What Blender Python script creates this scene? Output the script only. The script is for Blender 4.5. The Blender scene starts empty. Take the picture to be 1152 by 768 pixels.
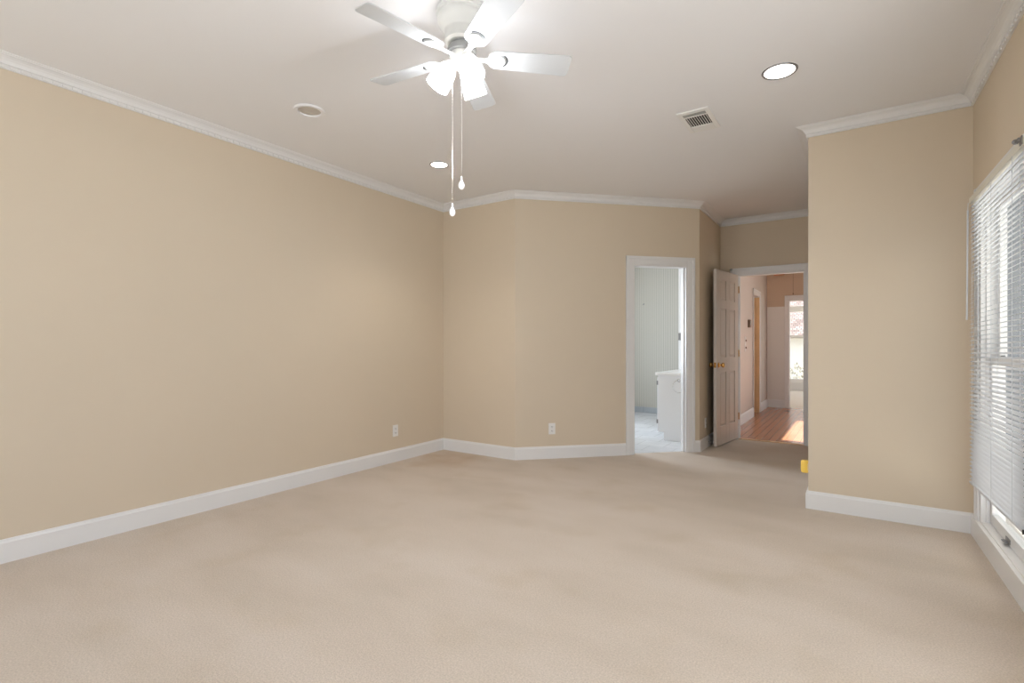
import bpy, bmesh, math, random
from mathutils import Vector, Matrix
random.seed(7)
S = bpy.context.scene
COL = S.collection
PI = math.pi

# ------------------------------------------------------------------ camera, sky, sun, daylight, exposure
FPX, EYE, YAW = 579.0, 1.18, math.atan(389 / 579.0)
cam = bpy.data.cameras.new('camera')
cam.sensor_width = 36.0
cam.lens = 36.0 * FPX / 1152
cam.shift_y = 3.5 / 1152
cam.clip_start = 0.05
cam_o = bpy.data.objects.new('camera', cam)
cam_o.location = (0, 0, EYE)
cam_o.rotation_euler = (PI / 2, 0, YAW)
COL.objects.link(cam_o)
S.camera = cam_o

S.view_settings.view_transform = 'Standard'
S.view_settings.look = 'None'
S.view_settings.gamma = 1.0
S.view_settings.use_curve_mapping = False
S.view_settings.exposure = 0.33

W = bpy.data.worlds.new('sky')
S.world = W
W.use_nodes = True
W.node_tree.nodes['Background'].inputs[0].default_value = (0.84, 0.92, 1.0, 1)
W.node_tree.nodes['Background'].inputs[1].default_value = 1.7

sun = bpy.data.lights.new('sun', 'SUN')
sun.energy = 13.0
sun.angle = 0.01
sun.color = (1.0, 0.96, 0.9)
sun_o = bpy.data.objects.new('sun', sun)
sd = Vector((-math.cos(math.radians(53)), 0.02, -math.sin(math.radians(53))))
sun_o.rotation_euler = sd.to_track_quat('-Z', 'Y').to_euler()
COL.objects.link(sun_o)


def area(name, loc, target, sx, sy, power, color):
    l = bpy.data.lights.new(name, 'AREA')
    l.shape = 'RECTANGLE'
    l.size, l.size_y = sx, sy
    l.energy = power
    l.color = color
    o = bpy.data.objects.new(name, l)
    o.location = loc
    o.rotation_euler = (Vector(target) - Vector(loc)).to_track_quat('-Z', 'Y').to_euler()
    COL.objects.link(o)
    return o


DAY = (0.82, 0.90, 1.04)
# area lamps added for daylight at unseen windows behind and beside the camera
area('added_daylight_rear', (-2.75, -1.55, 1.25), (-2.75, 5, 1.25), 1.2, 1.7, 21, DAY)
area('added_daylight_rear', (-0.55, -1.55, 1.25), (-0.55, 5, 1.25), 1.2, 1.7, 21, DAY)
area('added_daylight_side', (0.95, 1.85, 1.15), (-5, 1.85, 1.15), 1.1, 1.7, 12, DAY)
area('added_daylight_side', (0.98, 0.35, 1.15), (-5, 0.35, 1.15), 1.1, 1.7, 12, DAY)
area('daylight_hall', (0.95, 8.2, 1.2), (-5, 8.2, 1.0), 1.8, 1.8, 5, DAY)
area('added_daylight_bathroom', (-4.25, 6.6, 1.5), (0, 6.6, 1.3), 1.0, 1.2, 54, (0.82, 0.92, 1.05))  # unseen lamp added to brighten the bathroom

# ------------------------------------------------------------------ materials


def mat(name, color, rough=0.6, metal=0.0, bump=0.0, bscale=200.0, var=0.0, vscale=2.0, spec=0.5, emit=0.0, ecol=None):
    m = bpy.data.materials.new(name)
    m.use_nodes = True
    nt = m.node_tree
    b = nt.nodes['Principled BSDF']
    b.inputs['Base Color'].default_value = (*color, 1)
    b.inputs['Roughness'].default_value = rough
    b.inputs['Metallic'].default_value = metal
    b.inputs['Specular IOR Level'].default_value = spec
    if emit:
        b.inputs['Emission Color'].default_value = (*(ecol or color), 1)
        b.inputs['Emission Strength'].default_value = emit
    tc = nt.nodes.new('ShaderNodeTexCoord')
    if var:
        n = nt.nodes.new('ShaderNodeTexNoise')
        n.inputs['Scale'].default_value = vscale
        n.inputs['Detail'].default_value = 4
        nt.links.new(tc.outputs['Object'], n.inputs['Vector'])
        r = nt.nodes.new('ShaderNodeMapRange')
        r.inputs['From Min'].default_value = 0.3
        r.inputs['From Max'].default_value = 0.7
        r.inputs['To Min'].default_value = 1 - var
        r.inputs['To Max'].default_value = 1 + var
        nt.links.new(n.outputs['Fac'], r.inputs['Value'])
        v = nt.nodes.new('ShaderNodeVectorMath')
        v.operation = 'SCALE'
        v.inputs[0].default_value = color
        nt.links.new(r.outputs['Result'], v.inputs['Scale'])
        nt.links.new(v.outputs['Vector'], b.inputs['Base Color'])
    if bump:
        n2 = nt.nodes.new('ShaderNodeTexNoise')
        n2.inputs['Scale'].default_value = bscale
        n2.inputs['Detail'].default_value = 3
        nt.links.new(tc.outputs['Object'], n2.inputs['Vector'])
        bp = nt.nodes.new('ShaderNodeBump')
        bp.inputs['Strength'].default_value = bump
        bp.inputs['Distance'].default_value = 0.002
        nt.links.new(n2.outputs['Fac'], bp.inputs['Height'])
        nt.links.new(bp.outputs['Normal'], b.inputs['Normal'])
    return m


def srgb(r, g, b):
    return tuple(((c / 255 + 0.055) / 1.055) ** 2.4 if c / 255 > 0.04045 else c / 255 / 12.92 for c in (r, g, b))


M = {}
M['wall'] = mat('tan_wall_paint', srgb(216, 200, 177), 0.65, bump=0.05, bscale=120, var=0.012, vscale=1.2)
M['ceiling'] = mat('ceiling_paint', srgb(237, 235, 235), 0.8, bump=0.05, bscale=90)
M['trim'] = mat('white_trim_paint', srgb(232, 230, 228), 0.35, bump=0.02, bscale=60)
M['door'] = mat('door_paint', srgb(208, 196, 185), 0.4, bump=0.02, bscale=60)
M['fan'] = mat('fan_white', srgb(235, 235, 232), 0.35)
M['blade'] = mat('blade_white', srgb(204, 205, 206), 0.5)
M['plastic'] = mat('white_plastic', srgb(235, 232, 228), 0.4)
M['slot'] = mat('dark_slot', (0.02, 0.02, 0.02), 0.7)
M['brass'] = mat('polished_brass', srgb(212, 166, 92), 0.22, metal=1.0)
M['chrome'] = mat('chrome', (0.75, 0.75, 0.76), 0.15, metal=1.0)
M['steel'] = mat('dull_grey_metal', (0.3, 0.3, 0.31), 0.4, metal=0.9)
M['shade'] = mat('lit_frosted_glass', (1, 0.98, 0.95), 0.5, emit=3.2, ecol=(1.0, 0.985, 0.965))
_nt = M['shade'].node_tree                       # frosted glass lets half of its bulb's light through
_mx, _tr = _nt.nodes.new('ShaderNodeMixShader'), _nt.nodes.new('ShaderNodeBsdfTransparent')
_mx.inputs[0].default_value = 0.4
_nt.links.new(_nt.nodes['Principled BSDF'].outputs[0], _mx.inputs[1])
_nt.links.new(_tr.outputs[0], _mx.inputs[2])
_nt.links.new(_mx.outputs[0], _nt.nodes['Material Output'].inputs[0])
M['bulb'] = mat('lit_bulb', (1, 0.98, 0.95), 0.5, emit=6.0, ecol=(1.0, 0.985, 0.965))
M['lens'] = mat('lit_lamp_lens', (1, 0.98, 0.95), 0.5, emit=7.0, ecol=(1.0, 0.95, 0.88))
M['dome'] = mat('lit_dome', (1, 0.95, 0.9), 0.5, emit=2.3, ecol=(1.0, 0.95, 0.9))
M['amber'] = mat('amber_plastic', srgb(235, 196, 92), 0.35, emit=0.25, ecol=srgb(240, 200, 90))
M['hallleft'] = mat('pale_hall_paint', srgb(206, 194, 184), 0.6, bump=0.05, bscale=120)
M['hallwall'] = mat('pinkish_hall_paint', srgb(204, 180, 156), 0.6, bump=0.05, bscale=120)
M['pale'] = mat('lit_wall_tone', srgb(230, 226, 220), 0.5)  # paler tone for the part of the hall end wall that catches light
M['oak'] = mat('golden_tan', srgb(226, 188, 142), 0.45, var=0.12, vscale=5)
M['blind'] = mat('blind_vinyl', srgb(216, 218, 222), 0.45)
M['white'] = mat('white_cabinet', srgb(238, 239, 241), 0.3)
M['brown'] = mat('brown_plastic', srgb(112, 90, 74), 0.5)
M['cork'] = mat('orange_wood', srgb(205, 140, 92), 0.5)
M['grass'] = mat('lawn', srgb(170, 166, 150), 0.9, var=0.25, vscale=3)
M['patio'] = mat('pale_concrete', srgb(206, 205, 202), 0.85, var=0.05, vscale=2)
M['leaf'] = mat('leaf_green', srgb(150, 146, 136), 0.7, var=0.3, vscale=20)


def glass_mat():
    m = bpy.data.materials.new('window_glass')
    m.use_nodes = True
    nt = m.node_tree
    nt.nodes.clear()
    o = nt.nodes.new('ShaderNodeOutputMaterial')
    mx = nt.nodes.new('ShaderNodeMixShader')
    t = nt.nodes.new('ShaderNodeBsdfTransparent')
    t.inputs[0].default_value = (0.97, 0.98, 0.98, 1)
    g = nt.nodes.new('ShaderNodeBsdfGlossy')
    g.inputs['Roughness'].default_value = 0.02
    mx.inputs[0].default_value = 0.06
    nt.links.new(t.outputs[0], mx.inputs[1])
    nt.links.new(g.outputs[0], mx.inputs[2])
    nt.links.new(mx.outputs[0], o.inputs[0])
    return m


M['glass'] = glass_mat()


def carpet_mat():
    m = mat('beige_carpet', srgb(214, 193, 170), 0.95, spec=0.1)
    nt = m.node_tree
    b = nt.nodes['Principled BSDF']
    tc = nt.nodes.new('ShaderNodeTexCoord')

    def noise(scale, det, stretch=None):
        n = nt.nodes.new('ShaderNodeTexNoise')
        n.inputs['Scale'].default_value = scale
        n.inputs['Detail'].default_value = det
        if stretch:
            mp = nt.nodes.new('ShaderNodeMapping')
            mp.inputs['Scale'].default_value = stretch
            mp.inputs['Rotation'].default_value = (0, 0, 0.5)
            nt.links.new(tc.outputs['Object'], mp.inputs['Vector'])
            nt.links.new(mp.outputs['Vector'], n.inputs['Vector'])
        else:
            nt.links.new(tc.outputs['Object'], n.inputs['Vector'])
        return n

    def ramp(n, stops):
        r = nt.nodes.new('ShaderNodeValToRGB')
        r.color_ramp.elements[0].position, r.color_ramp.elements[0].color = stops[0][0], (*stops[0][1], 1)
        r.color_ramp.elements[1].position, r.color_ramp.elements[1].color = stops[-1][0], (*stops[-1][1], 1)
        for p, c in stops[1:-1]:
            e = r.color_ramp.elements.new(p)
            e.color = (*c, 1)
        nt.links.new(n.outputs['Fac'], r.inputs['Fac'])
        return r

    def mul(a, c):
        x = nt.nodes.new('ShaderNodeMix')
        x.data_type = 'RGBA'
        x.blend_type = 'MULTIPLY'
        x.inputs['Factor'].default_value = 1
        nt.links.new(a, x.inputs['A'])
        nt.links.new(c, x.inputs['B'])
        return x.outputs['Result']
    base = ramp(noise(1.1, 5, (1.0, 2.2, 1)), [(0.3, srgb(203, 188, 171)), (0.5, srgb(211, 196, 180)), (0.7, srgb(216, 202, 188))])
    fine = ramp(noise(150, 2), [(0.3, (0.84, 0.83, 0.81)), (0.7, (1.08, 1.08, 1.08))])
    blot = ramp(noise(2.6, 6), [(0.25, (0.94, 0.92, 0.87)), (0.45, (1, 1, 1)), (1, (1, 1, 1))])
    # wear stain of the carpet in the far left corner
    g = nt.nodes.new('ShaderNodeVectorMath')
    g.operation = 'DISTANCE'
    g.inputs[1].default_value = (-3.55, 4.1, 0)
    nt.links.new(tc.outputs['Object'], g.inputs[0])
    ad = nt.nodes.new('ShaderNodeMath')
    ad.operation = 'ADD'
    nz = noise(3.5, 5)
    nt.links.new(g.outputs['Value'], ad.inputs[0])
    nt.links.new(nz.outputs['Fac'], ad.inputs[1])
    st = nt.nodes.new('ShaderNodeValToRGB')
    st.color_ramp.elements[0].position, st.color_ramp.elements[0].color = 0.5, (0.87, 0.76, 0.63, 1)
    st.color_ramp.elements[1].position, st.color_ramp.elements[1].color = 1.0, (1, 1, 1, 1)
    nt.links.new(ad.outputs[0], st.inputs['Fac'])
    c = mul(mul(mul(base.outputs['Color'], fine.outputs['Color']), blot.outputs['Color']), st.outputs['Color'])
    nt.links.new(c, b.inputs['Base Color'])
    bn = noise(260, 3)
    bp = nt.nodes.new('ShaderNodeBump')
    bp.inputs['Strength'].default_value = 0.5
    bp.inputs['Distance'].default_value = 0.006
    nt.links.new(bn.outputs['Fac'], bp.inputs['Height'])
    nt.links.new(bp.outputs['Normal'], b.inputs['Normal'])
    b.inputs['Sheen Weight'].default_value = 0.15
    return m


M['carpet'] = carpet_mat()


def brick_mat(name, c1, c2, mortar, scale, bw, rh, ms, rough, rot=0.0, coords='Object', swap=None):
    m = mat(name, c1, rough)
    nt = m.node_tree
    b = nt.nodes['Principled BSDF']
    tc = nt.nodes.new('ShaderNodeTexCoord')
    mp = nt.nodes.new('ShaderNodeMapping')
    mp.inputs['Rotation'].default_value = swap or (0, 0, rot)
    br = nt.nodes.new('ShaderNodeTexBrick')
    br.inputs['Color1'].default_value = (*c1, 1)
    br.inputs['Color2'].default_value = (*c2, 1)
    br.inputs['Mortar'].default_value = (*mortar, 1)
    br.inputs['Scale'].default_value = scale
    br.inputs['Brick Width'].default_value = bw
    br.inputs['Row Height'].default_value = rh
    br.inputs['Mortar Size'].default_value = ms
    nt.links.new(tc.outputs[coords], mp.inputs['Vector'])
    nt.links.new(mp.outputs['Vector'], br.inputs['Vector'])
    n = nt.nodes.new('ShaderNodeTexNoise')
    n.inputs['Scale'].default_value = 5
    n.inputs['Detail'].default_value = 6
    nt.links.new(mp.outputs['Vector'], n.inputs['Vector'])
    mr = nt.nodes.new('ShaderNodeMapRange')
    mr.inputs['To Min'].default_value = 0.85
    mr.inputs['To Max'].default_value = 1.12
    nt.links.new(n.outputs['Fac'], mr.inputs['Value'])
    v = nt.nodes.new('ShaderNodeVectorMath')
    v.operation = 'SCALE'
    nt.links.new(br.outputs['Color'], v.inputs[0])
    nt.links.new(mr.outputs['Result'], v.inputs['Scale'])
    nt.links.new(v.outputs['Vector'], b.inputs['Base Color'])
    return m


M['wood'] = brick_mat('oak_strip_floor', srgb(186, 132, 100), srgb(176, 120, 88), srgb(150, 98, 70), 1.0, 1.1, 0.083, 0.0025, 0.22, rot=PI / 2)
M['tile'] = brick_mat('marble_tile', srgb(222, 224, 226), srgb(212, 214, 218), srgb(186, 188, 190), 1.0, 0.31, 0.31, 0.004, 0.25)
M['basetile'] = brick_mat('grey_base_tile', srgb(182, 188, 192), srgb(172, 180, 186), srgb(150, 156, 160), 1.0, 0.31, 0.31, 0.004, 0.3, swap=(PI / 2, 0, 0))
M['shingle'] = brick_mat('roof_shingle', srgb(120, 104, 100), srgb(165, 150, 146), srgb(84, 78, 80), 1.0, 0.13, 0.09, 0.012, 0.9)


def stripes_mat():
    m = mat('striped_wallpaper', srgb(205, 206, 196), 0.6)
    nt = m.node_tree
    b = nt.nodes['Principled BSDF']
    tc = nt.nodes.new('ShaderNodeTexCoord')
    w = nt.nodes.new('ShaderNodeTexWave')
    w.wave_type = 'BANDS'
    w.bands_direction = 'X'
    w.inputs['Scale'].default_value = 5.2
    w.inputs['Distortion'].default_value = 0
    nt.links.new(tc.outputs['Object'], w.inputs['Vector'])
    r = nt.nodes.new('ShaderNodeValToRGB')
    r.color_ramp.interpolation = 'CONSTANT'
    e = r.color_ramp.elements
    e[0].position, e[0].color = 0, (*srgb(190, 188, 177), 1)
    e[1].position, e[1].color = 0.3, (*srgb(208, 205, 195), 1)
    x = e.new(0.7)
    x.color = (*srgb(200, 198, 187), 1)
    x = e.new(0.9)
    x.color = (*srgb(182, 180, 168), 1)
    nt.links.new(w.outputs['Color'], r.inputs['Fac'])
    nt.links.new(r.outputs['Color'], b.inputs['Base Color'])
    return m


M['stripes'] = stripes_mat()

# ------------------------------------------------------------------ mesh helpers


class MB:
    """collects shapes, then links them as ONE mesh object"""

    def __init__(self):
        self.bm = bmesh.new()

    def box(self, x0, x1, y0, y1, z0, z1, mtx=None):
        v = [self.bm.verts.new(p) for p in ((x0, y0, z0), (x1, y0, z0), (x1, y1, z0), (x0, y1, z0), (x0, y0, z1), (x1, y0, z1), (x1, y1, z1), (x0, y1, z1))]
        for f in ((3, 2, 1, 0), (4, 5, 6, 7), (0, 1, 5, 4), (1, 2, 6, 5), (2, 3, 7, 6), (3, 0, 4, 7)):
            self.bm.faces.new([v[i] for i in f])
        if mtx:
            bmesh.ops.transform(self.bm, matrix=mtx, verts=v)
        return v

    def prism(self, pts, z0, z1, mtx=None):
        a = [self.bm.verts.new((p[0], p[1], z0)) for p in pts]
        c = [self.bm.verts.new((p[0], p[1], z1)) for p in pts]
        n = len(pts)
        self.bm.faces.new(a[::-1])
        self.bm.faces.new(c)
        for i in range(n):
            self.bm.faces.new((a[i], a[(i + 1) % n], c[(i + 1) % n], c[i]))
        if mtx:
            bmesh.ops.transform(self.bm, matrix=mtx, verts=a + c)

    def lathe(self, prof, n=32, mtx=None, cap=True):
        rings = []
        allv = []
        for r, z in prof:
            ring = [self.bm.verts.new((max(r, 1e-5) * math.cos(2 * PI * k / n), max(r, 1e-5) * math.sin(2 * PI * k / n), z)) for k in range(n)]
            rings.append(ring)
            allv += ring
        for a, b in zip(rings, rings[1:]):
            for k in range(n):
                self.bm.faces.new((a[k], a[(k + 1) % n], b[(k + 1) % n], b[k]))
        if cap:
            self.bm.faces.new(rings[0][::-1])
            self.bm.faces.new(rings[-1])
        if mtx:
            bmesh.ops.transform(self.bm, matrix=mtx, verts=allv)

    def tube(self, pts, r, n=8, closed=False):
        pts = [Vector(p) for p in pts]
        rings = []
        m = len(pts)
        up = Vector((0, 0, 1))
        for i, p in enumerate(pts):
            if closed:
                t = (pts[(i + 1) % m] - pts[i - 1]).normalized()
            else:
                t = (pts[min(i + 1, m - 1)] - pts[max(i - 1, 0)]).normalized()
            s = t.cross(up)
            if s.length < 1e-3:
                s = t.cross(Vector((1, 0, 0)))
            s.normalize()
            q = s.cross(t)
            rr = r[i] if isinstance(r, (list, tuple)) else r
            rings.append([self.bm.verts.new(p + s * rr * math.cos(2 * PI * k / n) + q * rr * math.sin(2 * PI * k / n)) for k in range(n)])
        pairs = list(zip(rings, rings[1:]))
        if closed:
            pairs.append((rings[-1], rings[0]))
        for a, b in pairs:
            for k in range(n):
                self.bm.faces.new((a[k], a[(k + 1) % n], b[(k + 1) % n], b[k]))
        if not closed:
            self.bm.faces.new(rings[0][::-1])
            self.bm.faces.new(rings[-1])

    def sweep(self, a, ma, b, mb, prof):
        """profile (offset from wall, z) swept from floor point a to b, mitre vectors ma, mb"""
        r0 = [self.bm.verts.new((a[0] + o * ma[0], a[1] + o * ma[1], z)) for o, z in prof]
        r1 = [self.bm.verts.new((b[0] + o * mb[0], b[1] + o * mb[1], z)) for o, z in prof]
        n = len(prof)
        for i in range(n):
            j = (i + 1) % n
            self.bm.faces.new((r0[i], r1[i], r1[j], r0[j]))
        self.bm.faces.new(r0)
        self.bm.faces.new(r1[::-1])

    def build(self, name, material, parent=None, smooth=False, bevel=0.0, loc=None):
        bmesh.ops.recalc_face_normals(self.bm, faces=self.bm.faces[:])
        me = bpy.data.meshes.new(name)
        self.bm.to_mesh(me)
        self.bm.free()
        o = bpy.data.objects.new(name, me)
        COL.objects.link(o)
        me.materials.append(material)
        if smooth:
            for p in me.polygons:
                p.use_smooth = True
            md = o.modifiers.new('edge_split', 'EDGE_SPLIT')
            md.split_angle = math.radians(35)
        if bevel:
            md = o.modifiers.new('bevel', 'BEVEL')
            md.width = bevel
            md.segments = 2
            md.limit_method = 'ANGLE'
        if parent:
            o.parent = parent
        return o


def tag(o, label=None, cat=None, group=None, kind=None):
    if label:
        o['label'] = label
    if cat:
        o['category'] = cat
    if group:
        o['group'] = group
    if kind:
        o['kind'] = kind
    return o


def thing(name, label, cat, loc=(0, 0, 0), rz=0.0, group=None, kind=None):
    o = bpy.data.objects.new(name, None)
    o.empty_display_size = 0.1
    COL.objects.link(o)
    o.location = loc
    o.rotation_euler = (0, 0, rz)
    return tag(o, label, cat, group, kind)


def struct(o, label, cat):
    return tag(o, label, cat, kind='structure')


def copy_tree(o, parent=None):
    c = o.copy()
    COL.objects.link(c)
    if parent:
        c.parent = parent
    for ch in list(o.children):
        copy_tree(ch, c)
    return c


def frame2(a, b):
    """local frame on the floor: x along a->b, y = right of travel (the room side), z up"""
    d = Vector((b[0] - a[0], b[1] - a[1], 0))
    L = d.length
    d.normalize()
    n = Vector((d.y, -d.x, 0))
    m = Matrix(((d.x, n.x, 0, a[0]), (d.y, n.y, 0, a[1]), (0, 0, 1, 0), (0, 0, 0, 1)))
    return m, L


def wall(name, a, b, material, label, t=0.11, e0=0.0, e1=0.0, holes=(), z1=None, z0=0.0):
    m, L = frame2(a, b)
    H1 = z1 or H
    mb = MB()
    xs = sorted({-e0, L + e1, *[h[0] for h in holes], *[h[1] for h in holes]})
    for x0, x1 in zip(xs, xs[1:]):
        mid = (x0 + x1) / 2
        hs = [h for h in holes if h[0] < mid < h[1]]
        if not hs:
            mb.box(x0, x1, -t, 0, z0, H1, m)
        else:
            h = hs[0]
            if h[2] > z0 + 1e-4:
                mb.box(x0, x1, -t, 0, z0, h[2], m)
            if h[3] < H1 - 1e-4:
                mb.box(x0, x1, -t, 0, h[3], H1, m)
    return struct(mb.build(name, material), label, 'wall')


# ------------------------------------------------------------------ the room shell
H = 2.743
P = [(-3.814, -1.3), (-3.885, 4.39), (-2.912, 4.39), (-1.448, 5.854), (-1.448, 6.90), (-0.297, 6.90), (-0.297, 4.28), (0.60, 4.28), (0.715, -1.3)]
NP = len(P)


def seg_n(i):
    a, b = Vector(P[i]), Vector(P[(i + 1) % NP])
    d = (b - a).normalized()
    return Vector((d.y, -d.x))


def mitre(i):
    n0, n1 = seg_n((i - 1) % NP), seg_n(i)
    return (n0 + n1) / (1 + n0.dot(n1))


BATH = (1.293, 1.926, 2.04)      # opening in the angled wall
HALLD = (0.198, 0.943, 2.05)     # opening in the passage end wall
WIN1 = (0.18, 1.20, 0.128, 2.05)
WIN2 = (1.75, 2.95, 0.30, 2.05)
WIN3 = (3.30, 4.50, 0.30, 2.05)

mb = MB()
mb.prism([(-3.87, -1.35), (-3.94, 4.45), (-2.93, 4.45), (-1.49, 5.90), (-1.50, 6.93), (-0.25, 6.93), (-0.25, 4.33), (0.65, 4.33), (0.76, -1.35)], -0.1, 0.0)
struct(mb.build('floor', M['carpet']), 'beige worn wall-to-wall carpet of the empty room', 'floor')
mb = MB()
mb.prism([(-4.1, 4.45), (-2.93, 4.4501), (-1.49, 5.9001), (-1.50, 8.8), (-4.1, 8.8)], -0.1, 0.0)
struct(mb.build('floor', M['tile']), 'white marble tile floor in the bathroom', 'floor')
mb = MB()
mb.box(-1.5, 0.7, 6.93, 10.9, -0.1, 0.0)
mb.box(-2.6, -1.5, 8.83, 10.9, -0.1, 0.0)
struct(mb.build('floor', M['wood']), 'brown oak strip floor of the hall', 'floor')
mb = MB()
mb.box(-2.6, 1.7, 10.9, 15.1, -0.1, 0.0)
struct(mb.build('floor', mat('pale_sunroom_floor', srgb(224, 214, 204), 0.8, bump=0.2)), 'pale floor of the sunroom beyond the hall', 'floor')
mb = MB()
mb.box(-4.3, 0.95, -1.45, 10.9, H, H + 0.12)
mb.box(-2.7, 1.8, 10.9, 15.2, H, H + 0.12)
struct(mb.build('ceiling', M['ceiling']), 'off-white painted ceiling', 'ceiling')

wall('wall_left', P[0], P[1], M['wall'], 'long blank tan wall on the left', e0=0.11, e1=0.11)
wall('wall_back', P[1], P[2], M['wall'], 'short tan wall right of the far left corner', e0=0.11)
wall('wall_angled', P[2], P[3], M['wall'], 'tan angled wall with the bathroom doorway', holes=[(BATH[0], BATH[1], 0, BATH[2])])
wall('wall_passage_left', P[3], P[4], M['wall'], 'tan wall behind the open six-panel door', e1=0.0)
wall('wall_passage_end', P[4], P[5], M['wall'], 'tan wall over the hall doorway at the end of the passage', e0=0.11, e1=0.9, holes=[(HALLD[0], HALLD[1], 0, HALLD[2])])
wall('wall_passage_right', P[5], P[6], M['wall'], 'side of the tan wall block facing the passage', e1=-0.05)
wall('wall_front', P[6], P[7], M['wall'], 'tan face of the wall block left of the window', e1=0.105)
wall('wall_right', P[7], P[8], M['wall'], 'tan window wall on the right', t=0.11, e1=0.15, holes=[WIN1, WIN2, WIN3])
R0 = (0.76, 1.96, 0.40, 2.10)
R1 = (3.0, 4.2, 0.40, 2.10)
wall('wall_rear', P[8], P[0], M['wall'], 'wall behind the camera with two unseen windows for daylight', t=0.16, e0=0.16, e1=0.16, holes=[R0, R1])

# bathroom, hall and sunroom shells seen through the two doorways
wall('wall_bathroom_far', (-4.1, 8.73), (-1.50, 8.73), M['stripes'], 'striped grey-green papered wall at the far end of the bathroom', z0=0.095)
wall('wall_bathroom_left', (-4.0, 4.45), (-4.0, 8.84), M['stripes'], 'left bathroom wall with a bare opening for the added daylight lamp', holes=[(1.6, 2.7, 0.9, 2.1)])
wall('wall_bathroom_right', (-1.448, 6.9), (-1.448, 6.9001), M['wall'], 'wall stub between bathroom and hall', e1=0.12)
HL0 = (-1.43, 7.01)
wall('wall_hall_left', HL0, (-1.43, 10.8), M['hallleft'], 'pinkish hall wall with thermostat and cased opening', e1=0.11, holes=[(2.27, 2.87, 0, 2.03)])
wall('wall_hall_end', (-1.43, 10.8), (0.60, 10.8), M['hallwall'], 'pinkish end wall of the hall with the sunroom doorway', e1=0.11, holes=[(0.351, 1.25, 0, 2.006)])
wall('wall_hall_right', (0.60, 10.8), (0.60, 6.90), M['hallwall'], 'right hall wall with a window', holes=[(1.7, 3.75, 0.12, 2.05)])
mb = MB()
mb.box(-2.6, -1.54, 8.84, 8.9, 0, H)
mb.box(-2.66, -2.6, 8.84, 10.9, 0, H)
mb.box(-2.6, -1.54, 10.85, 10.91, 0, H)
struct(mb.build('wall_side_room', M['oak']), 'golden-coloured walls of the small room off the hall', 'wall')
wall('wall_sunroom_far', (-2.5, 15.0), (1.6, 15.0), M['trim'], 'far white wall of the sunroom around its large window', e0=0.1, e1=0.1, holes=[(0.95, 3.4, 0.19, 2.55)])
wall('wall_sunroom_left', (-2.5, 10.9), (-2.5, 15.0), M['trim'], 'left white sunroom wall')
wall('wall_sunroom_right', (1.6, 15.0), (1.6, 10.9), M['trim'], 'right white sunroom wall with an added wide window', holes=[(0.4, 3.7, 0.3, 2.5)])

# crown moulding, one run around the room
CR = [(0, H - 0.070), (0.011, H - 0.070), (0.011, H - 0.049), (0.018, H - 0.047), (0.020, H - 0.043), (0.026, H - 0.030), (0.036, H - 0.020), (0.050, H - 0.013), (0.060, H - 0.011), (0.062, H - 0.007), (0.070, H - 0.006), (0.070, H), (0, H)]
mb = MB()
for i in range(NP):
    a, b = P[i], P[(i + 1) % NP]
    mb.sweep(a, mitre(i), b, mitre((i + 1) % NP), CR)
    m, L = frame2(a, b)
    x = 0.03
    while x < L - 0.03:
        mb.box(x, x + 0.026, 0.008, 0.0175, H - 0.067, H - 0.051, m)
        x += 0.045
struct(mb.build('trim_1', M['trim']), 'white crown moulding with a dentil band around the ceiling', 'crown moulding')

BP = [(0, 0), (0.016, 0), (0.016, 0.108), (0.012, 0.116), (0.009, 0.127), (0, 0.127)]


def baseboard(name, i, label, s0=None, s1=None):
    a, b = Vector(P[i]), Vector(P[(i + 1) % NP])
    L = (b - a).length
    d = (b - a).normalized()
    ma, mb_ = mitre(i), mitre((i + 1) % NP)
    if s0 is not None:
        a, ma = a + d * s0, seg_n(i)
    if s1 is not None:
        b, mb_ = Vector(P[i]) + d * s1, seg_n(i)
    k = MB()
    k.sweep(a, ma, b, mb_, BP)
    return struct(k.build(name, M['trim']), label, 'baseboard')


baseboard('baseboard_left', 0, 'white baseboard along the long left wall')
baseboard('baseboard_back', 1, 'white baseboard of the short wall at the far corner')
baseboard('baseboard_angled', 2, 'white baseboard under the outlet left of the bathroom doorway', None, 1.206)
baseboard('baseboard_angled', 2, 'short white baseboard stub right of the bathroom doorway', 2.010, None)
baseboard('baseboard_passage_left', 3, 'white baseboard behind the open door')
baseboard('baseboard_passage_end', 4, 'baseboard stub left of the hall doorway', None, 0.11)
baseboard('baseboard_passage_end', 4, 'baseboard stub right of the hall doorway', 1.03, None)
baseboard('baseboard_passage_right', 5, 'baseboard on the passage side of the wall block')
baseboard('baseboard_front', 6, 'white baseboard under the wall face left of the window')
baseboard('baseboard_right', 7, 'white baseboard under the window')
baseboard('baseboard_rear', 8, 'baseboard behind the camera')


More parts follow.
